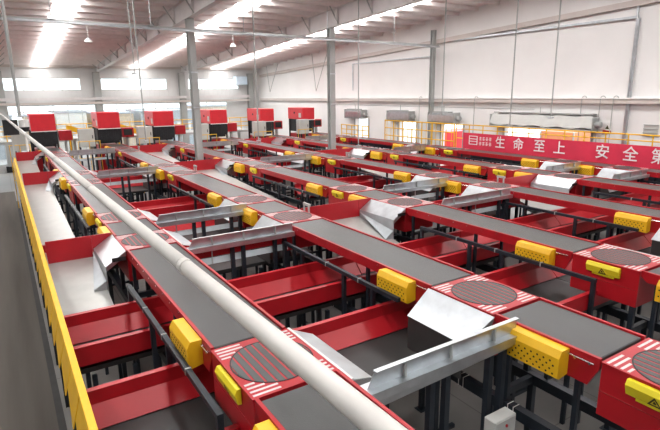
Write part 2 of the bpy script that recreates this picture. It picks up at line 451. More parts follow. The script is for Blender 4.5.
def sensor_mesh():
    return MB().box(W+.013, W+.05, .10, .14, H-.1, H+.16, 'column').box(W+.013, W+.05, .34, .38, H-.1, H+.16, 'column').box(W+.013, W+.07, .08, .40, H+.16, H+.22, 'column').mesh('sensor')
div_group = 'red round-table diverters between belt conveyors'
for li, x in enumerate(XL):
    ys = [(p, k, y) for k in range(4) for p, y in (('A', yd(li, k, 'A')), ('B', yd(li, k, 'B')))]
    ys = [q for q in ys if in_view(x, x+W, q[2]-DL, q[2]+DL)]
    for i, (p, k, y) in enumerate(ys):
        t = thing('diverter', (x, y, 0), 'red round-table diverter, %s %s on the %s line from the yellow barrier' % (ORD[i], 'the camera' if i == 0 else 'from camera', LN[li]), 'diverter', div_group)
        link('housing', cached('housing', housing_mesh), t)
        tp = link('top_plate', cached('top', top_mesh), t)
        for me in cached('stripes', stripes_mesh): link('hazard_stripes', me, tp)
        for me in cached(('feet', li % 2, k > 0), lambda: feet_mesh(.54 if li % 2 == 0 and k > 0 else -.54)): link('foot', me, t)
        if li % 2 == 1 and p == "A" and k >= 1 and li < 5: link('sensor_bracket', cached('sens', sensor_mesh), t)
        if li in (0, 2, 4) and (p, k) in (('B', 0), ('A', 1), ('B', 1), ('B', 2), ('B', 3)):
            c = link('chute_plate', cached('rplate', rplate_mesh), t); c['label'] = 'bent galvanised chute plate'
        rm = link('rim', cached('rim', rim_mesh), t)
        link('belt_strips', cached('strips', strip_mesh), t)
        rgap = li % 2 == 1
        has_chute = (rgap and (p, k) in (('B', 0), ('A', 1), ('B', 1), ('B', 2), ('B', 3))) or (not rgap and (p, k) in (('A', 1), ('B', 2), ('B', 3)))
        if not has_chute:
            s = link('sign', cached('sign', sign_mesh), t); s['label'] = 'yellow warning sign'
            link('warning_triangle', cached('tri', tri_mesh), s)

# ---- chute hoods on the left of the even lines, fold-down plates on the right of the odd lines, guard rails between
hood_group = 'galvanised chute hoods beside the belt lines'
def hood_mesh():
    d = DL+.03
    mb = MB()
    mb.plate([(-.02, -d, H-.02), (-.02, d, H-.02), (-.36, d+.1, H-.44), (-.36, -d+.2, H-.44)], .012, 'galv')
    mb.plate([(-.02, -d, H-.02), (-.36, -d+.2, H-.44), (-.04, -d+.1, H-.44)], .012, 'galv')
    mb.plate([(-.02, d, H-.02), (-.04, d+.06, H-.44), (-.36, d+.1, H-.44)], .012, 'galv')
    return mb.mesh('hood')
def flap_mesh():
    d = DL
    return MB().box(-.37, -.362, -d+.2, d+.1, H-.98, H-.44, 'lowbelt').mesh('flap')
for li in (1, 3, 5):
    x = XL[li]; xr = XL[li-1]+W
    ii = 0; gi = 0; pi = 0
    for k in range(4):
        for p, y in (('A', A[k]), ('B', B[k])):
            if (p, k) not in (('B', 0), ('A', 1), ('B', 1), ('B', 2), ('B', 3)): continue
            y = yd(li, k, p)
            word = LN[li]
            if in_view(x-.4, x, y-DL, y+DL):
                t = thing('chute_hood', (x, y, 0), 'galvanised sloping chute hood, %s from camera on the left side of the %s line' % (ORD[ii] if ii else 'first', word), 'chute', hood_group); ii += 1
                link('hood', cached('hood', hood_mesh), t); f = link('flap', cached('flap', flap_mesh), t); f['label'] = 'dark rubber flap'
            # guard rail on the near side of the cross belt
            yg = y-1.02; x0, x1 = xr+.10, x-.06
            if in_view(x0, x1, yg-.2, yg+.3):
                t = thing('guard_rail', (x0, yg, 0), 'long galvanised guard rail, %s from camera between the %s and %s lines' % (ORD[gi] if gi else 'first', LN[li-1], word), 'guard rail', 'guard rails along the cross belts'); gi += 1
                L = x1-x0
                mb = MB().plate([(.10, 0, H+.12), (L, 0, H+.12), (L, 0, H-.06), (0, 0, H-.06)], .012, 'galv')
                mb.box(.09, L, -.05, .012, H+.115, H+.135, 'galv')
                link('guard_plate', mb.mesh('guard_plate'), t)
                mb = MB().box(-.06, L, -.10, .10, H-.10, H-.06, 'galv').box(-.06, L, -.12, -.10, H-.16, H-.055, 'galv')
                link('ledge', mb.mesh('ledge'), t)
                if k == 0: link('catch_plate', MB().plate([(0, -.085, H-.17), (L, -.085, H-.17), (L, -.07, H-.20), (.1, -.07, H-.27)], .012, 'galv').mesh('catch'), t)
                else:
                    if p == 'A': link('red_skirt', MB().box(.05, L-.05, .07, .10, H-.34, H-.11, 'red').mesh('skirt'), t)
                    link('lower_strip', MB().plate([(.1, .05, H-.50), (L-.1, .05, H-.50), (L-.1, .12, H-.38), (.1, .12, H-.38)], .012, 'galvb').mesh('lower_strip'), t)
                    for xx in (.5, L*.5, L-.45): link('strap', MB().box(xx-.012, xx+.012, .03, .045, H-.50, H-.101, 'column').mesh('strap'), t)
                for xx in (.5, L*.5, L-.45): link('post', MB().box(xx-.012, xx+.012, -.05, -.001, H-.06, H+.11, 'column').mesh('post'), t)

                for xx in (.95, 1.2, L-.45, L-.2):
                    link('leg', MB().box(xx-.04, xx+.04, -.02, .06, 0, H-.11, 'navy').mesh('leg'), t)
                link('brace', MB().box(1.24, L-.49, 0, .05, 1.1, 1.16, 'red').mesh('brace'), t)

# ---- slides in the other gaps
def slide(xl, xr, y0, y1, li, lab, box):
    t = thing('chute_slide', ((xl+xr)/2, y0, 0), lab, 'chute', 'galvanised slides with red end walls')
    o = Vector(((xl+xr)/2, y0, 0))
    def L(p): return tuple(Vector(p)-o)
    z1, z0 = H-.45, 2.27
    link('slide_floor', MB().plate([L((xl+.02, y0, z0)), L((xr-.44, y0, z0)), L((xr-.44, y1-.04, z1)), L((xl+.02, y1-.04, z1))], .012, 'galvw').mesh('floor'), t)
    link('end_wall', MB().box(xl-o.x+.02, xr-o.x-.45, y1-o.y-.03, y1-o.y, z1-.2, H+.03, 'red').mesh('wall'), t)
    if box:
        ya, yb = box; fz = z0+(z1-z0)*(ya-y0)/(y1-y0)
        gs = MB().plate([L((xr-.44, yb-.02, H-.32)), L((xr-.44, ya, H-.55)), L((xr-.68, ya, fz+.02))], .008, 'galvb')
        gs.plate([L((xr-.44, ya, H-.55)), L((xr-.44, ya, fz)), L((xr-.68, ya, fz+.01))], .006, 'galvb')
        link('gusset', gs.mesh('gusset'), t)
    if box:
        ya, yb = box
        fz = z0+(z1-z0)*(ya-y0)/(y1-y0)
        w = MB().plate([L((xr-.02, ya, H-.0)), L((xr-.02, yb, H-.0)), L((xr-.42, yb, H-.26)), L((xr-.42, ya, H-.26))], .012, 'galv')
        sp = MB().prism([(yb-o.y, H-.262), (ya-o.y, H-.262), (ya-o.y, fz-.25), (yb-o.y, z1-.03)], 'x', xr-.425-o.x, xr-.413-o.x, 'galvb')
        bw = MB().prism([(xr-o.x-.44, z1-.2), (xr-o.x-.44, H+.03), (xr-o.x-.02, H+.03), (xr-o.x-.44+.2, H-.35)], 'y', y1-o.y-.03, y1-o.y, 'red')
        b = thing('chute_box', (xr-.2, ya, 0), lab.replace('galvanised red-walled slide', 'sloping galvanised chute box'), 'chute', 'galvanised chute boxes over the slides')
        for me in (w.mesh('top_plate'), sp.mesh('side_plate'), bw.mesh('back_plate'), MB().plate([L((xr-.02, ya, H)), L((xr-.42, ya, H-.26)), L((xr-.42, ya, H-.36)), L((xr-.02, ya, H-.1))], .012, 'galv').box(xr-.3-o.x, xr-.04-o.x, ya-o.y-.03, ya-o.y-.015, H-.18, H-.10, 'black').mesh('end_plate')):
            c = link(me.name.split('.')[0], me, b); c.location = o-b.location
    # side curb
    link('side_skirt', MB().plate([L((xl+.01, y0, z0)), L((xl+.01, y1-.03, z1)), L((xl+.01, y1-.03, z1+.25)), L((xl+.01, y0, z0+.15))], .012, 'galv').mesh('skirt'), t)
    for xx in (xl+.15, xr-.5):
        for yy in (y0+.3, y1-.3): link('leg', MB().box(xx-.035-o.x, xx+.035-o.x, yy-.035-o.y, yy+.035-o.y, 0, z0-.04, 'navy').mesh('leg'), t)
bays = [(.41, XL[0], 0, 'left of the first line'), (XL[1]+W, XL[2], 2, 'between the second and third lines'), (XL[3]+W, XL[4], 4, 'between the fourth and fifth lines')]
for xl, xr, li, wh in bays:
    for i, (y0, k, p) in enumerate(((9.12, 1, 'A'), (14.6, 2, 'B'), (24.6, 3, 'B'))):
        y1 = yd(li, k, p)+.93; yb = y1-.06; ya = yd(li, k, p)-DL-.02
        if not in_view(xl, xr, y0, y1): continue
        slide(xl+(.02 if li else 0), xr, y0, y1, li, 'galvanised red-walled slide, %s from camera %s' % (ORD[i] if i else 'first', wh), (ya, yb))

# ---- lower cross belts
cb_group = 'dark cross belts under the lines'
def crossbelt(xa, xb, y0, y1, lab, near=True, z=2.2):
    t = thing('cross_belt', ((xa+xb)/2, (y0+y1)/2, 0), lab, 'conveyor', cb_group)
    L = (xb-xa)/2; w = (y1-y0)/2
    link('belt', MB().box(-L, L, -w+.1, w-.1, z-.08, z, 'lowbelt').mesh('belt'), t)
    far = [(w, z+.42), (w-.03, z+.42), (w-.03, z+.24), (w-.26, z+.02), (w-.24, z-.0), (w, z+.2)]
    link('far_side_beam', MB().prism(far, 'x', -L, L, 'red').prism([(w-.03, z+.415), (w-.03, z+.43), (w+.06, z+.43), (w+.06, z+.415)], 'x', -L, L, 'red').prism([(w+.001, z-.12), (w+.05, z-.12), (w+.05, z+.41), (w+.001, z+.41)], 'x', -L, L, 'red').mesh('beam'), t)
    if near:
        nr = [(-p, q) for p, q in far]
        link('near_side_beam', MB().prism(nr, 'x', -L, L, 'red').prism([(-w-.06, z+.415), (-w-.06, z+.43), (-w+.03, z+.43), (-w+.03, z+.415)], 'x', -L, L, 'red').prism([(-w-.05, z+.12), (-w-.001, z+.12), (-w-.001, z+.41), (-w-.05, z+.41)], 'x', -L, L, 'red').mesh('beam'), t)
    gw = xb-xa-W-.1; nleg = 2
    for i in range(nleg):
        xx = -L+.25+(gw-.65)*i/(nleg-1)
        for s in (-1, 1): link('leg', MB().box(xx-.035, xx+.035, s*(w-.05)-.035, s*(w-.05)+.035, 0, z-.12, 'navy').mesh('leg'), t)
    for s in (-1, 1): link('tie_bar', MB().box(-L, -L+gw, s*(w-.05)-.03, s*(w-.05)+.03, 1.15, 1.21, 'navy').mesh('tie'), t)
gaps = [(.42, XL[0]+W)]+[(XL[i]+W+.02, XL[i+1]+W-.0) for i in range(5)]
gname = ['left of the first line', 'between the first and second lines', 'between the second and third lines', 'between the third and fourth lines', 'between the fourth and fifth lines', 'between the fifth and sixth lines']
for gi, (xa, xb) in enumerate(gaps):
    R = gi % 2 == 1
    lst = []
    for k in range(3):
        if k == 0:
            lst.append((4.72, 6.38, not R)); lst.append((7.72, 8.98, True))
        else:
            if R and k == 1: lst.append((yd(gi, k, 'A')-.2, yd(gi, k, 'A')+1.25, False))
            if R: lst.append((yd(gi, k, 'B')-.2, yd(gi, k, 'B')+1.4, False))
            elif k == 1: lst.append((yd(gi, k, 'B')-1.0, yd(gi, k, 'B')+.4, True))
            if k == 1 and R: lst.append((16.6, 18.0, True))
            if k == 2 and R: lst.append((25.8, 27.2, True))
    i = 0
    for y0, y1, nr in lst:
        if not in_view(xa, xb, y0, y1, 1.9, 2.7): continue
        crossbelt(xa, xb, y0, y1, 'dark cross belt with red sides, %s from camera %s' % (ORD[i] if i else 'first', gname[gi]), nr); i += 1

# ---- support frames under every line: long navy beams on legs
for li, x in enumerate(XL):
    y0 = 1.5 if li else 3.6
    t = thing('support_frame', (x+W/2, y0, 0), 'navy steel support frame carrying the %s belt line from the yellow barrier' % LN[li], 'frame', 'navy frames under the belt lines')
    L = YEND-y0
    for xx in (-W/2+.05, W/2-.05): link('long_beam', MB().box(xx-.06, xx+.06, 0, L, 1.84, 2.0, 'navy').mesh('beam'), t)
    n = int(L/2.4)
    for j in range(n+1):
        yy = .3+j*2.4
        if yy > L-.1: break
        for xx in (-W/2+.05, W/2-.05): link('leg', cached('fleg', lambda: MB().box(-.045, .045, -.045, .045, 0, 1.84, 'navy').box(-.1, .1, -.1, .1, 0, .012, 'navy').mesh('leg')), t, (xx, yy, 0))
        link('cross_tie', cached('ftie', lambda: MB().box(-W/2+.11, W/2-.11, -.04, .04, 1.86, 1.98, 'navy').mesh('tie')), t, (0, yy, 0))
        link('foot_tie', cached('ftie2', lambda: MB().box(-W/2+.1, W/2-.1, -.03, .03, .55, .61, 'navy').mesh('tie')), t, (0, yy, 0))
    if li in (1, 2):
        for j in range(10):
            yy = .5+j*.9
            for d in (0, .09):
                link('cable_tie', cached('ctie', lambda: MB().box(-.064, .064, -.006, .006, 1.836, 2.004, 'white').mesh('tie')), t, (-W/2+.05, yy+d, 0))

# ---- navy hand tubes along the left of the lines
rail_group = 'navy tube rails beside the belt lines'
for li, x in enumerate(XL):
    R = li % 2 == 1
    spans = []
    for k in range(3):
        a = B[k]-.3 if not R else B[k]+1.05
        b = A[k+1]-.95 if R or k else 9.1
        if not R and k == 0: a = 4.58
        if k == 1: b = 19.3
        if k == 2: a, b = 25.0, 29.0
        if not R and k == 1: a += .7
        spans.append((a, b))
    i = 0
    for a, b in spans:
        xr = x-(.28 if R else .24)
        if not in_view(xr-.05, xr+.05, a, b, 2.8, 3): continue
        t = thing('tube_rail', (xr, a, 0), 'dark navy square tube rail, %s from camera beside the %s line' % (ORD[i] if i else 'first', LN[li]), 'rail', rail_group); i += 1
        L = b-a; zr = H-.34
        link('tube', MB().box(-.035, .035, 0, L, zr, zr+.07, 'navy').mesh('tube'), t)
        allowed = [4.62, 6.6, 7.5, 9.1, 9.9, 15.2, 16.3, 18.3, 19.2, 25.1, 25.5, 27.5, 28.9] if R else [4.62, 6.6, 7.5, 9.06, 14.75, 16.9, 19.2, 25.1, 27, 28.9]
        ps = [q-a for q in allowed if a+.03 < q < b-.03]
        for yy in ps:
            link('post', cached('rpost', lambda: MB().box(-.035, .035, -.035, .035, 1.7, H-.341, 'navy').mesh('post')), t, (0, yy, 0))
            link('bracket', cached('rbr', lambda: MB().box(-.035, .27, -.03, .03, 1.62, 1.70, 'navy').box(-.03, .03, -.03, .03, 0, 1.62, 'navy').mesh('bracket')), t, (0, yy, 0))
        for j in range(1, int(L/1.1)):
            link('clamp', cached('rcl', lambda: MB().box(-.04, .04, -.012, .012, H-.345, H-.262, 'column').mesh('clamp')), t, (0, j*1.1, 0))

# ================================================================== yellow barrier along the left edge
t = thing('barrier', (.36, 2.6, 0), 'long yellow steel barrier along the left edge of the sorting machine', 'barrier')
ZB = H-.42
link('top_rail', MB().box(-.045, .04, 0, 30.9, ZB+.10, ZB+.16, 'yel').mesh('top_rail', .006), t)
for j in range(39):
    link('panel', cached('bpanel', lambda: MB().plate([(-.045, .02, ZB+.12), (-.045, .77, ZB+.12), (-.115, .77, ZB-.14), (-.15, .02, ZB-.26)], .012, 'yel').mesh('panel')), t, (0, .05+j*.79, 0))
for j in range(16):
    link('post', cached('bpost', lambda: MB().box(-.04, .04, -.04, .04, 0, ZB+.1, 'navy').mesh('post')), t, (0, .1+j*2.0, 0))

# ================================================================== big pipe over the first line
pa, pb = Vector((.882, -.3, G-1.0)), Vector((-.21, 50.9, G-1.0))
t = thing('overhead_pipe', tuple(pa), 'long pale pipe running overhead along the first belt line', 'pipe')
n = 16
for i in range(n):
    a = pa+(pb-pa)*i/n-pa; b = pa+(pb-pa)*(i+1)/n-pa
    link('pipe_length', MB().cyl(a, b, .045, 'cream', 24).mesh('pipe', smooth=True), t)
    if i: 
        d = (b-a).normalized()
        link('joint', MB().cyl(a-d*.03, a+d*.03, .048, 'cream', 24).mesh('joint', smooth=True), t)

# ================================================================== scanning tunnels at the far end
MX = [2.1, 5.78, 9.22, 13.1, 16.9, 20.5]; MWID = [1.33, 1.33, 1.35, 1.25, 1.15, 1.1]
for i, (xc, w) in enumerate(zip(MX, MWID)):
    t = thing('scanning_tunnel', (xc, 35.1, 0), 'red scanning tunnel with black curtain at the far end of the %s line' % LN[i], 'machine', 'red scanning tunnels at the far end')
    h = w/2
    zt, zb = G-.98-(.02*i), G-1.98
    hood = link('hood', MB().box(-h, h, .0, 2.4, zb, zt, 'redhood').mesh('hood', .02), t)
    link('hood_edge', MB().box(-h-.01, h+.01, -.02, -.001, zb-.05, zb, 'white').mesh('edge'), t)
    link('inspection_panel', MB().box(-h-.012, -h-.001, .25, .6, zb+.15, zb+.5, 'cab').mesh('panel'), t)
    link('inspection_port', MB().cyl((-h-.001, 1.3, zb+.5), (-h-.03, 1.3, zb+.5), .08, 'black').mesh('port'), t)
    cur = MB()
    m = 9
    for j in range(m):
        x0 = -h+.04+(2*h-.08)*j/m; cur.box(x0, x0+(2*h-.08)/m-.012, .12+.01*(j % 2), .135+.01*(j % 2), H+.10+.05*((j*7) % 3), zb, 'dark')
    link('strip_curtain', cur.mesh('curtain'), t)
    for s in (-1, 1):
        link('frame_leg', MB().box(s*h-.05, s*h+.05, .2, .3, 0, zb, 'black').box(s*h-.05, s*h+.05, 2.1, 2.2, 0, zb, 'black').mesh('leg'), t)
    link('tunnel_body', MB().box(-h+.06, h-.06, .35, 2.35, H+.05, zb-.001, 'dark').box(-h+.06, h-.06, .2, 2.35, 1.2, H-.12, 'red').mesh('body'), t)
    if True:
        sc = link('side_cabinet', MB().box(h+.12, h+.85, .3, 1.0, G-2.62, G-2.02, 'red').mesh('side_cab', .01), t)
        if i in (1, 4, 5): link('screen', MB().box(h+.22, h+.75, .285, .299, G-2.5, G-2.1, 'black').mesh('screen'), sc)
        link('cabinet_stand', MB().box(h+.4, h+.55, .5, .7, 0, G-2.62, 'cab').mesh('stand'), t)
# grey electrical cabinets on a stand
for i, (x0, x1) in enumerate([(.46, 1.2), (3.85, 4.72), (7.3, 8.2), (11.2, 12.0), (15.45, 16.35), (19.15, 20.0)]):
    t = thing('electrical_cabinet', ((x0+x1)/2, 34.2, 0), 'grey electrical cabinet standing on the left of the %s red scanning tunnel from the left' % LN[i], 'cabinet', 'grey cabinets by the scanning tunnels')
    h = (x1-x0)/2
    zt = G-1.92
    link('body', MB().box(-h, h, 0, .5, G-3.0, zt, 'cab').mesh('body', .01), t)
    link('door', MB().box(-h+.04, h-.04, -.015, -.001, G-2.96, zt-.04, 'cab').mesh('door'), t)
    link('handle', MB().box(h-.14, h-.1, -.04, -.016, G-2.5, G-2.3, 'black').mesh('handle'), t)
    link('stand', MB().box(-h, -h+.06, .05, .45, 0, G-3.001, 'navy').box(h-.06, h, .05, .45, 0, G-3.001, 'navy').mesh('stand'), t)
# yellow fences in front of the tunnels
def fence(t, L, h0, h1, along, post=1.0, mids=(.5,), bars=0, r=.025):
    def P(a, z): return (a, 0, z) if along == 'x' else (0, a, z)
    n = max(1, round(L/post))
    for j in range(n+1):
        link('post', MB().cyl(P(L*j/n, h0), P(L*j/n, h1), r, 'yel', 8).mesh('post'), t)
    link('top_rail', MB().cyl(P(-.03, h1), P(L+.03, h1), r*1.1, 'yel', 8).mesh('rail'), t)
    for f in mids: link('mid_rail', MB().cyl(P(0, h0+(h1-h0)*f), P(L, h0+(h1-h0)*f), r*.9, 'yel', 8).mesh('rail'), t)
    if bars:
        mb = MB(); m = int(L/bars)
        for j in range(m): mb.cyl(P(L*(j+.5)/m, h0+.05), P(L*(j+.5)/m, h1), r*.5, 'yel', 6)
        link('infill_bars', mb.mesh('bars'), t)
for i, (x0, L) in enumerate([(.2, 1.0), (3.7, 1.2), (7.2, 1.25), (11.0, 1.3), (15.1, 1.4), (18.7, 1.2)]):
    t = thing('fence', (x0, 33.6, 0), 'short yellow fence in front of the grey cabinet left of the %s scanning tunnel' % LN[i], 'fence', 'short yellow fences by the cabinets')
    fence(t, L, 0, G-2.62, 'x', .6, (.45, .72), r=.02)
# rear mezzanine with yellow railings and a stair
t = thing('mezzanine', (-3, 42.0, 0), 'grey rear mezzanine deck with yellow railing behind the scanning tunnels', 'platform')
link('deck', MB().box(0, 22, 0, 3, G-3.2, G-3.02, 'column').mesh('deck'), t)
for j in range(7):
    for yy in (.2, 2.8): link('leg', MB().box(.2+j*3.55, .4+j*3.55, yy-.1, yy+.1, 0, G-3.2, 'column').mesh('leg'), t)
for j in range(22): link('rail_post', MB().cyl((.1+j*1.03, .06, G-3.02), (.1+j*1.03, .06, G-1.95), .03, 'yel', 8).mesh('post'), t)
for z in (G-1.95, G-2.3, G-2.65): link('rail', MB().cyl((.05, .06, z), (21.9, .06, z), .03, 'yel', 8).mesh('rail'), t)
for i, (x0, lab) in enumerate(((3.9, 'yellow stair flight rising to the rear mezzanine behind the first scanning tunnel'), (7.2, 'yellow stair flight rising to the rear mezzanine beside the third scanning tunnel'))):
    t = thing('stair', (x0, 40.4, 0), lab, 'stairs', 'yellow stairs to the mezzanine')
    for yy in (0, 1.0):
        link('stringer', MB().prism([(0, G-2.0), (.2, G-2.0), (2.9, G-3.0), (2.9, G-3.3), (2.7, G-3.3), (0, G-2.3)], 'y', yy, yy+.05, 'yel').mesh('stringer'), t)
    for j in range(6): link('tread', MB().box(.3+j*.4, .62+j*.4, .06, .99, G-2.32-j*.155, G-2.28-j*.155, 'column').mesh('tread'), t)
    link('base_frame', MB().box(.05, .15, .4, .5, 0, G-2.3, 'yel').box(2.7, 2.8, .4, .5, 0, G-3.3, 'yel').mesh('base'), t)

# ================================================================== right: walkway, yellow fence and banner
FX = 21.75
t = thing('walkway', (FX-.1, 8, 0), 'dark raised walkway along the right wall under the yellow fence', 'platform')
link('deck', MB().box(0, 1.4, 0, 26, G-3.42, G-3.3, 'navy').box(-.02, 0, 0, 26, G-3.65, G-3.25, 'navy').mesh('deck'), t)
for j in range(9):
    for xx in (.1, 1.25): link('leg', MB().box(xx-.05, xx+.05, .1+j*3.2, .2+j*3.2, 0, G-3.42, 'navy').mesh('leg'), t)
t = thing('yellow_fence', (FX, 8.2, G-3.3), 'yellow guard fence along the raised walkway carrying the red banner', 'fence')
fence(t, 12.4, 0, 1.5, 'y', .95, (.5, .84), 0, .028)
t = thing('yellow_fence', (FX, 20.75, G-3.3), 'tall yellow barred fence left of the red banner by the bright doorways', 'fence')
fence(t, 6.3, 0, 1.5, 'y', .85, (.35, .68), .42, .034)
t = thing('yellow_fence', (FX, 28.9, G-3.3), 'low yellow fence before the farthest doorway in the right wall', 'fence')
fence(t, 3.4, 0, 1.0, 'y', .7, (.35, .68), 0, .03)
BX = FX-.06
t = thing('banner', (BX, 8.4, G-3.24), 'red cloth banner with white Chinese lettering hung on yellow fence', 'banner')
mb = MB(); n = 48; L = 11.6
for j in range(n):
    y0, y1 = L*j/n, L*(j+1)/n
    d0, d1 = .012*math.sin(j*.9), .012*math.sin((j+1)*.9)
    mb.plate([(d0, y0, .04), (d1, y1, .04), (d1, y1, 1.02), (d0, y0, 1.02)], .004, 'banner')
link('cloth', mb.mesh('cloth'), t)
def text(s, size, yc, zc, name, parent, xo=-.03):
    cu = bpy.data.curves.new('txt', 'FONT'); cu.body = s; cu.size = size; cu.align_x = 'CENTER'; cu.align_y = 'CENTER'; cu.extrude = .002; cu.offset = .007*size/.7
    ob = bpy.data.objects.new('txt', cu); C.objects.link(ob)
    dg = bpy.context.evaluated_depsgraph_get(); me = bpy.data.meshes.new_from_object(ob.evaluated_get(dg))
    bpy.data.objects.remove(ob)
    me.materials.clear(); me.materials.append(M['ink'])
    # letters read by a viewer on the -X side: text x -> -Y, text y -> +Z
    me.transform(Matrix(((0, 0, -1, 0), (-1, 0, 0, 0), (0, 1, 0, 0), (0, 0, 0, 1))))
    return link(name, me, parent, (xo, yc, zc))
BANNER = [('生', 17.44), ('命', 16.33), ('至', 15.13), ('上', 14.07), ('安', 12.04), ('全', 10.86), ('第', 9.75)]
for s, y in BANNER:
    c = text(s, .64, y-8.4, .60, 'character', t); c['label'] = 'white Chinese character'
for zc in (.76, .50):
    mb = MB()
    for j in range(4):
        yc = 18.42-8.4+.33-.22*j
        mb.box(-.033, -.029, yc-.075, yc+.075, zc+.05, zc+.075, 'ink').box(-.033, -.029, yc-.09, yc+.09, zc-.03, zc-.005, 'ink').box(-.0335, -.0285, yc-.012, yc+.012, zc-.09, zc+.09, 'ink').box(-.033, -.029, yc-.07, yc+.07, zc-.09, zc-.07, 'ink')
    c = link('caption', mb.mesh('caption'), t); c['label'] = 'row of small white characters'
link('emblem', MB().box(-.035, -.028, 10.55, 11.15, .40, .44, 'ink').box(-.035, -.028, 10.55, 11.15, .84, .88, 'ink').box(-.035, -.028, 10.55, 10.6, .44, .84, 'ink').box(-.035, -.028, 11.1, 11.15, .44, .84, 'ink').box(-.035, -.028, 10.6, 11.1, .56, .60, 'ink').box(-.035, -.028, 10.6, 11.1, .69, .73, 'ink').mesh('emblem'), t)

# ================================================================== wall fittings and pipes
t = thing('cable_tray', (-3, 23.55, G+2.68), 'long galvanised cable tray hung across the hall under the roof', 'cable tray')
t.rotation_euler = (0, .010, 0); t.location.z += .22
link('tray', MB().box(0, 26, -.06, .06, 0, .12, 'column').box(0, 26, -.13, .13, -.02, 0, 'galv').box(0, 26, -.13, -.115, 0, .05, 'galv').mesh('tray'), t)
for xx in (1.5, 5.2, 9.0, 13.3, 18.0, 22.5): link('hanger', MB().cyl((xx, 0, .1), (xx, 0, roofz(23.55)-.2-G-2.68), .02, 'galv', 6).box(xx-.14, xx+.14, -.15, .15, .1, .12, 'galv').mesh('hanger'), t)
t = thing('wall_conduit', (WX-.1, 12.2, G+3.02), 'galvanised conduit running high along the right wall then down', 'pipe')
link('run', MB().box(-.05, .05, 0, 11.6, -.05, .05, 'galv').mesh('run'), t)
link('drop', MB().box(-.06, .06, -.06, .06, -8.6, -.05, 'galv').mesh('drop'), t)
link('riser', MB().box(-.03, .03, .03, .09, .05, 1.9, 'galv').mesh('riser'), t)
t = thing('wall_conduit', (WX-.1, 24.5, G+2.2), 'thin galvanised conduit high on the right wall left of wall column', 'pipe')
link('run', MB().box(-.03, .03, 0, 9, -.03, .03, 'galv').mesh('run'), t)
link('drop', MB().box(-.03, .03, .2, .26, -4.4, -.03, 'galv').box(-.03, .03, 8.9, 8.96, -2, -.03, 'galv').mesh('drop'), t)
for y, lab in ((14.3, 'thin grey cable drop right of the widest shutter box'), (13.4, 'thin grey cable drop near the small warning sign on the right wall'), (12.8, 'thin grey cable drop nearest the long vertical conduit'), (25.6, 'thin grey cable drop left of the third shutter box'), (20.9, 'thin grey cable drop left of the widest shutter box')):
    mb = MB().cyl((0, 0, 0), (0, 0, G-.4), .022, 'column', 6)
    for j in range(6):
        a0, a1 = math.pi*j/6, math.pi*(j+1)/6
        mb.cyl((0, -.12+.12*math.cos(a0), G-.4+.12*math.sin(a0)), (0, -.12+.12*math.cos(a1), G-.4+.12*math.sin(a1)), .022, 'column', 6)
    single('cable_drop', mb, lab, 'cable', 'cable drops on the right wall', loc=(WX-.24, y, 0))
single('wall_cable', MB().cyl((0, -3, 0), (0, 16, .05), .014, 'column', 6), 'thin grey cable stretched along the right wall below the ledge', 'cable', loc=(WX-.03, 20, G-.95))
t = thing('wall_sign', (WX-.02, 13.05, G-1.75), 'small white warning sign with black triangle and red strip on the right wall', 'sign')
link('board', MB().box(-.01, .0, -.2, .2, -.25, .25, 'white').mesh('board'), t)
link('triangle', MB().prism([(-.10, -.04), (.10, -.04), (0, .15)], 'x', -.015, -.0101, 'tri').mesh('triangle'), t)
link('strip', MB().box(-.015, -.0101, -.2, .2, -.25, -.09, 'red').mesh('strip'), t)
single('wall_louvre', MB().box(-.06, 0, -.3, .3, -.25, -.22, 'column').box(-.06, 0, -.3, .3, .22, .25, 'column').box(-.06, 0, -.3, .3, .05, .08, 'column').box(-.06, 0, -.3, .3, -.12, -.09, 'column').box(-.02, 0, -.3, .3, -.25, .25, 'cab'), 'grey louvred vent at the right edge of the right wall', 'vent', loc=(WX-.005, 11.15, G-1.75))

# hanging rods / power drops from the roof
RODS = [(.55, 20.0, G-.6, .05, 'leftmost hanging rod, over the yellow barrier'), (4.99, 22.0, G-1.8, .028, 'hanging rod left of the left roof column, longer of a close pair'), (4.80, 22.0, G+.9, .02, 'hanging rod high under the roof, shorter of a close pair'),
        (10.1, 22.0, G-2.1, .034, 'hanging rod left of the fifth scanning tunnel'), (15.1, 20.9, G-2.57, .028, 'hanging rod right of the grey column, reaching down to the fourth line'),
        (17.0, 17.03, G-1.03, .026, 'hanging rod before the third shutter box'), (17.0, 13.28, G-1.32, .026, 'hanging rod before the left end of widest shutter box'), (17.0, 11.5, G-.95, .024, 'hanging rod before the right half of widest shutter box')]
for x, y, zb, r, lab in RODS:
    t = thing('hanging_rod', (x, y, zb), 'thin galvanised '+lab, 'rod', 'thin rods hanging from the roof')
    zt = roofz(y)-.03-zb
    link('rod', MB().cyl((0, 0, 0), (0, 0, zt), r, 'column', 8).mesh('rod'), t)
    link('foot', MB().box(-.08, .08, -.08, .08, -.05, 0, 'galv').mesh('foot'), t)
# high bay lamps
for x, y, z, lab in ((4.4, 30, G+2.75, 'white high bay lamp hung under the leftmost skylight strip'), (12.4, 30, G+2.8, 'white high bay lamp hung right of the left grey column')):
    t = thing('high_bay_lamp', (x, y, z), lab, 'lamp', 'high bay lamps under the roof')
    link('lamp_shade', MB().cyl((0, 0, 0), (0, 0, .18), .22, 'white', 20, .10).mesh('shade'), t)
    link('rod', MB().cyl((0, 0, .18), (0, 0, roofz(y)-z-.01), .02, 'white', 6).mesh('rod'), t)
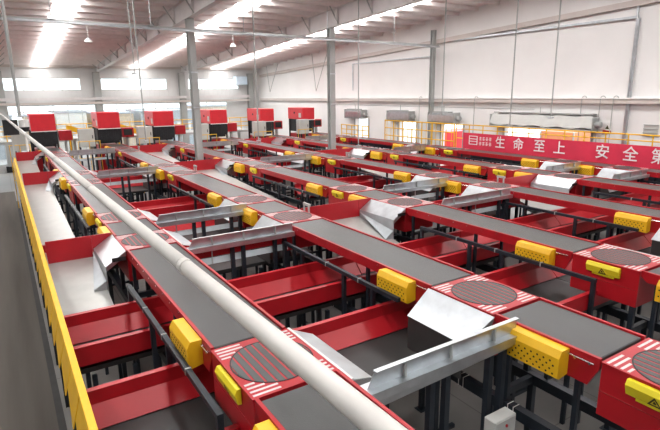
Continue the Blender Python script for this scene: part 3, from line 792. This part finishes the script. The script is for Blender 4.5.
# V braces on the far right wall
for i, y in enumerate((47.5, 38.5)):
    t = thing('roof_brace', (WX-.4, y, G+.2), 'thin grey V brace hanging from the roof at the right wall, %s' % ('left one' if i == 0 else 'right one'), 'brace', 'V braces at the right wall')
    z = roofz(y)-.25-G-.2
    link('strut', MB().cyl((0, 0, 0), (0, .6, z), .03, 'column', 6).mesh('strut'), t)
    link('strut', MB().cyl((0, 0, 0), (0, -2.0, z+.1), .03, 'column', 6).mesh('strut'), t)
# box added for the rafter ends, sky light put into its pale blue
single('rafter_end_box', MB().box(-.6, .6, -.4, .5, 0, .8, 'cyan').box(-.5, .5, -.3, .4, .8, .9, 'galv').box(-.5, .5, .4, .549, -.1, 0, 'galv'), 'pale blue sky-lit rafter end high in the far right corner', 'rafter end', loc=(21.4, 50.45, G+1.0))

# left end things
t = thing('monitor', (.35, 33.0, 0), 'black monitor on a stand at the far left', 'monitor')
link('screen', MB().box(-.3, .42, 0, .08, G-2.0, G-1.18, 'black').mesh('screen', .01), t); link('stand', MB().box(0, .1, .1, .2, 0, G-1.3, 'cab').mesh('stand'), t)
t = thing('camera_head', (1.05, 33.2, 0), 'white dome camera head on a pole left of first scanning tunnel', 'camera')
link('head', MB().cyl((0, 0, G-1.85), (0, 0, G-1.6), .2, 'black', 16, .26).cyl((0, 0, G-1.6), (0, 0, G-1.2), .26, 'white', 16).mesh('head'), t); link('pole', MB().cyl((0, 0, 0), (0, 0, G-1.85), .06, 'white', 8).mesh('pole'), t)

# control box hung on the guard legs of the near cross belt
for bx, by, bz, lab in ((4.86, 3.80, .08, 'light grey control box mounted on navy legs below the nearest guard rail'), (4.62, 9.90, .05, 'light grey control box mounted below the second guard rail between the first two lines')):
    t = thing('control_box', (bx, by, bz), lab, 'box', 'grey control boxes under the guard rails')
    link('body', MB().box(-.2, .2, -.26, -.08, 1.62, 2.1, 'cab').mesh('body', .01), t)
    link('door', MB().box(-.18, .18, -.268, -.261, 1.64, 2.08, 'cab').mesh('door'), t)
    link('button', MB().cyl((0, -.27, 2.0), (0, -.285, 2.0), .02, 'red', 10).mesh('button'), t)
    link('bracket', MB().box(-.02, .02, -.08, -.03, 1.7, 2.0, 'navy').mesh('bracket'), t)

# outside seen through the windows and doors
struct('ground_outside', MB().box(-30, WX+.3, WY+.2, 90, -.2, 0, 'asph').box(WX+.3, 60, -10, 90, -.2, 0, 'asph'))
def house(x0, x1, y0, y1, z1, k, lab, cat='building', nm='building'):
    t = thing(nm, ((x0+x1)/2, (y0+y1)/2, 0), lab, cat)
    w, d = (x1-x0)/2, (y1-y0)/2
    link('body', MB().box(-w, w, -d, d, .0, z1, k).mesh('body'), t)
    link('roof', MB().box(-w-.1, w+.1, -d-.1, d+.1, z1, z1+.15, 'grn').mesh('roof'), t)
    mb = MB(); n = max(2, int(2*w/2.5))
    for j in range(n): mb.box(-w+2*w*(j+.25)/n, -w+2*w*(j+.75)/n, -d-.03, -d-.001, z1*.45, z1*.7, 'white')
    link('windows', mb.mesh('win'), t)
house(-8, 1, 62, 70, 4.3, 'grn', 'grey low building outside behind the back windows, leftmost')
house(2, 4.5, 60, 66, 4.3, 'tan', 'tan cargo truck body outside behind the back windows', 'truck', 'cargo_truck')
house(5, 8, 62, 70, 4.5, 'white', 'white building outside behind the back windows, left of tan store')
house(8.6, 12.5, 60, 68, 4.3, 'tan', 'tan low store outside behind the back windows')
house(13.5, 20, 61, 69, 4.4, 'grn', 'grey low building outside behind the back windows, middle')
house(21, 30, 62, 70, 4.8, 'tan', 'tan low building outside behind the back windows, rightmost')
def truck(y0, y1, x, k, z1, lab):
    t = thing('truck', (x, (y0+y1)/2, 0), lab, 'truck', 'trucks parked outside the doors')
    d = (y1-y0)/2
    link('cargo_box', MB().box(-0, 5, -d, d, 1.0, z1, k).mesh('cargo', .03), t)
    link('rear_frame', MB().box(-.06, -.001, -d, d, 1.0, 1.15, 'column').box(-.06, -.001, -d, -d+.08, 1.15, z1, 'column').box(-.06, -.001, d-.08, d, 1.15, z1, 'column').mesh('frame'), t)
    for s in (-1, 1): link('wheel', MB().cyl((1.5, s*d-.25, .5), (1.5, s*d, .5), .5, 'black', 18).mesh('wheel'), t)
truck(17.6, 19.9, 28.5, 'orange', 3.75, 'orange truck outside the widest doorway')
truck(14.2, 16.4, 28.5, 'white', 3.6, 'white truck outside the widest doorway')
truck(24.5, 27.0, 29.5, 'orange', 2.7, 'orange truck outside the third doorway')
truck(30.0, 32.5, 30, 'redhood', 3.0, 'red truck outside the second doorway')

# ================================================================== light
w = bpy.data.worlds.new('world'); S.world = w; w.use_nodes = True
bg = w.node_tree.nodes['Background']; bg.inputs['Color'].default_value = (.95, .98, 1, 1); bg.inputs['Strength'].default_value = 2.2
S.view_settings.view_transform = 'Standard'; S.view_settings.look = 'None'; S.view_settings.gamma = 1; S.view_settings.exposure = 0.48
S.view_settings.use_curve_mapping = False
cy = S.cycles
cy.max_bounces = 6; cy.diffuse_bounces = 4; cy.glossy_bounces = 3; cy.transparent_max_bounces = 6; cy.use_denoising = True
cy.sample_clamp_indirect = 6
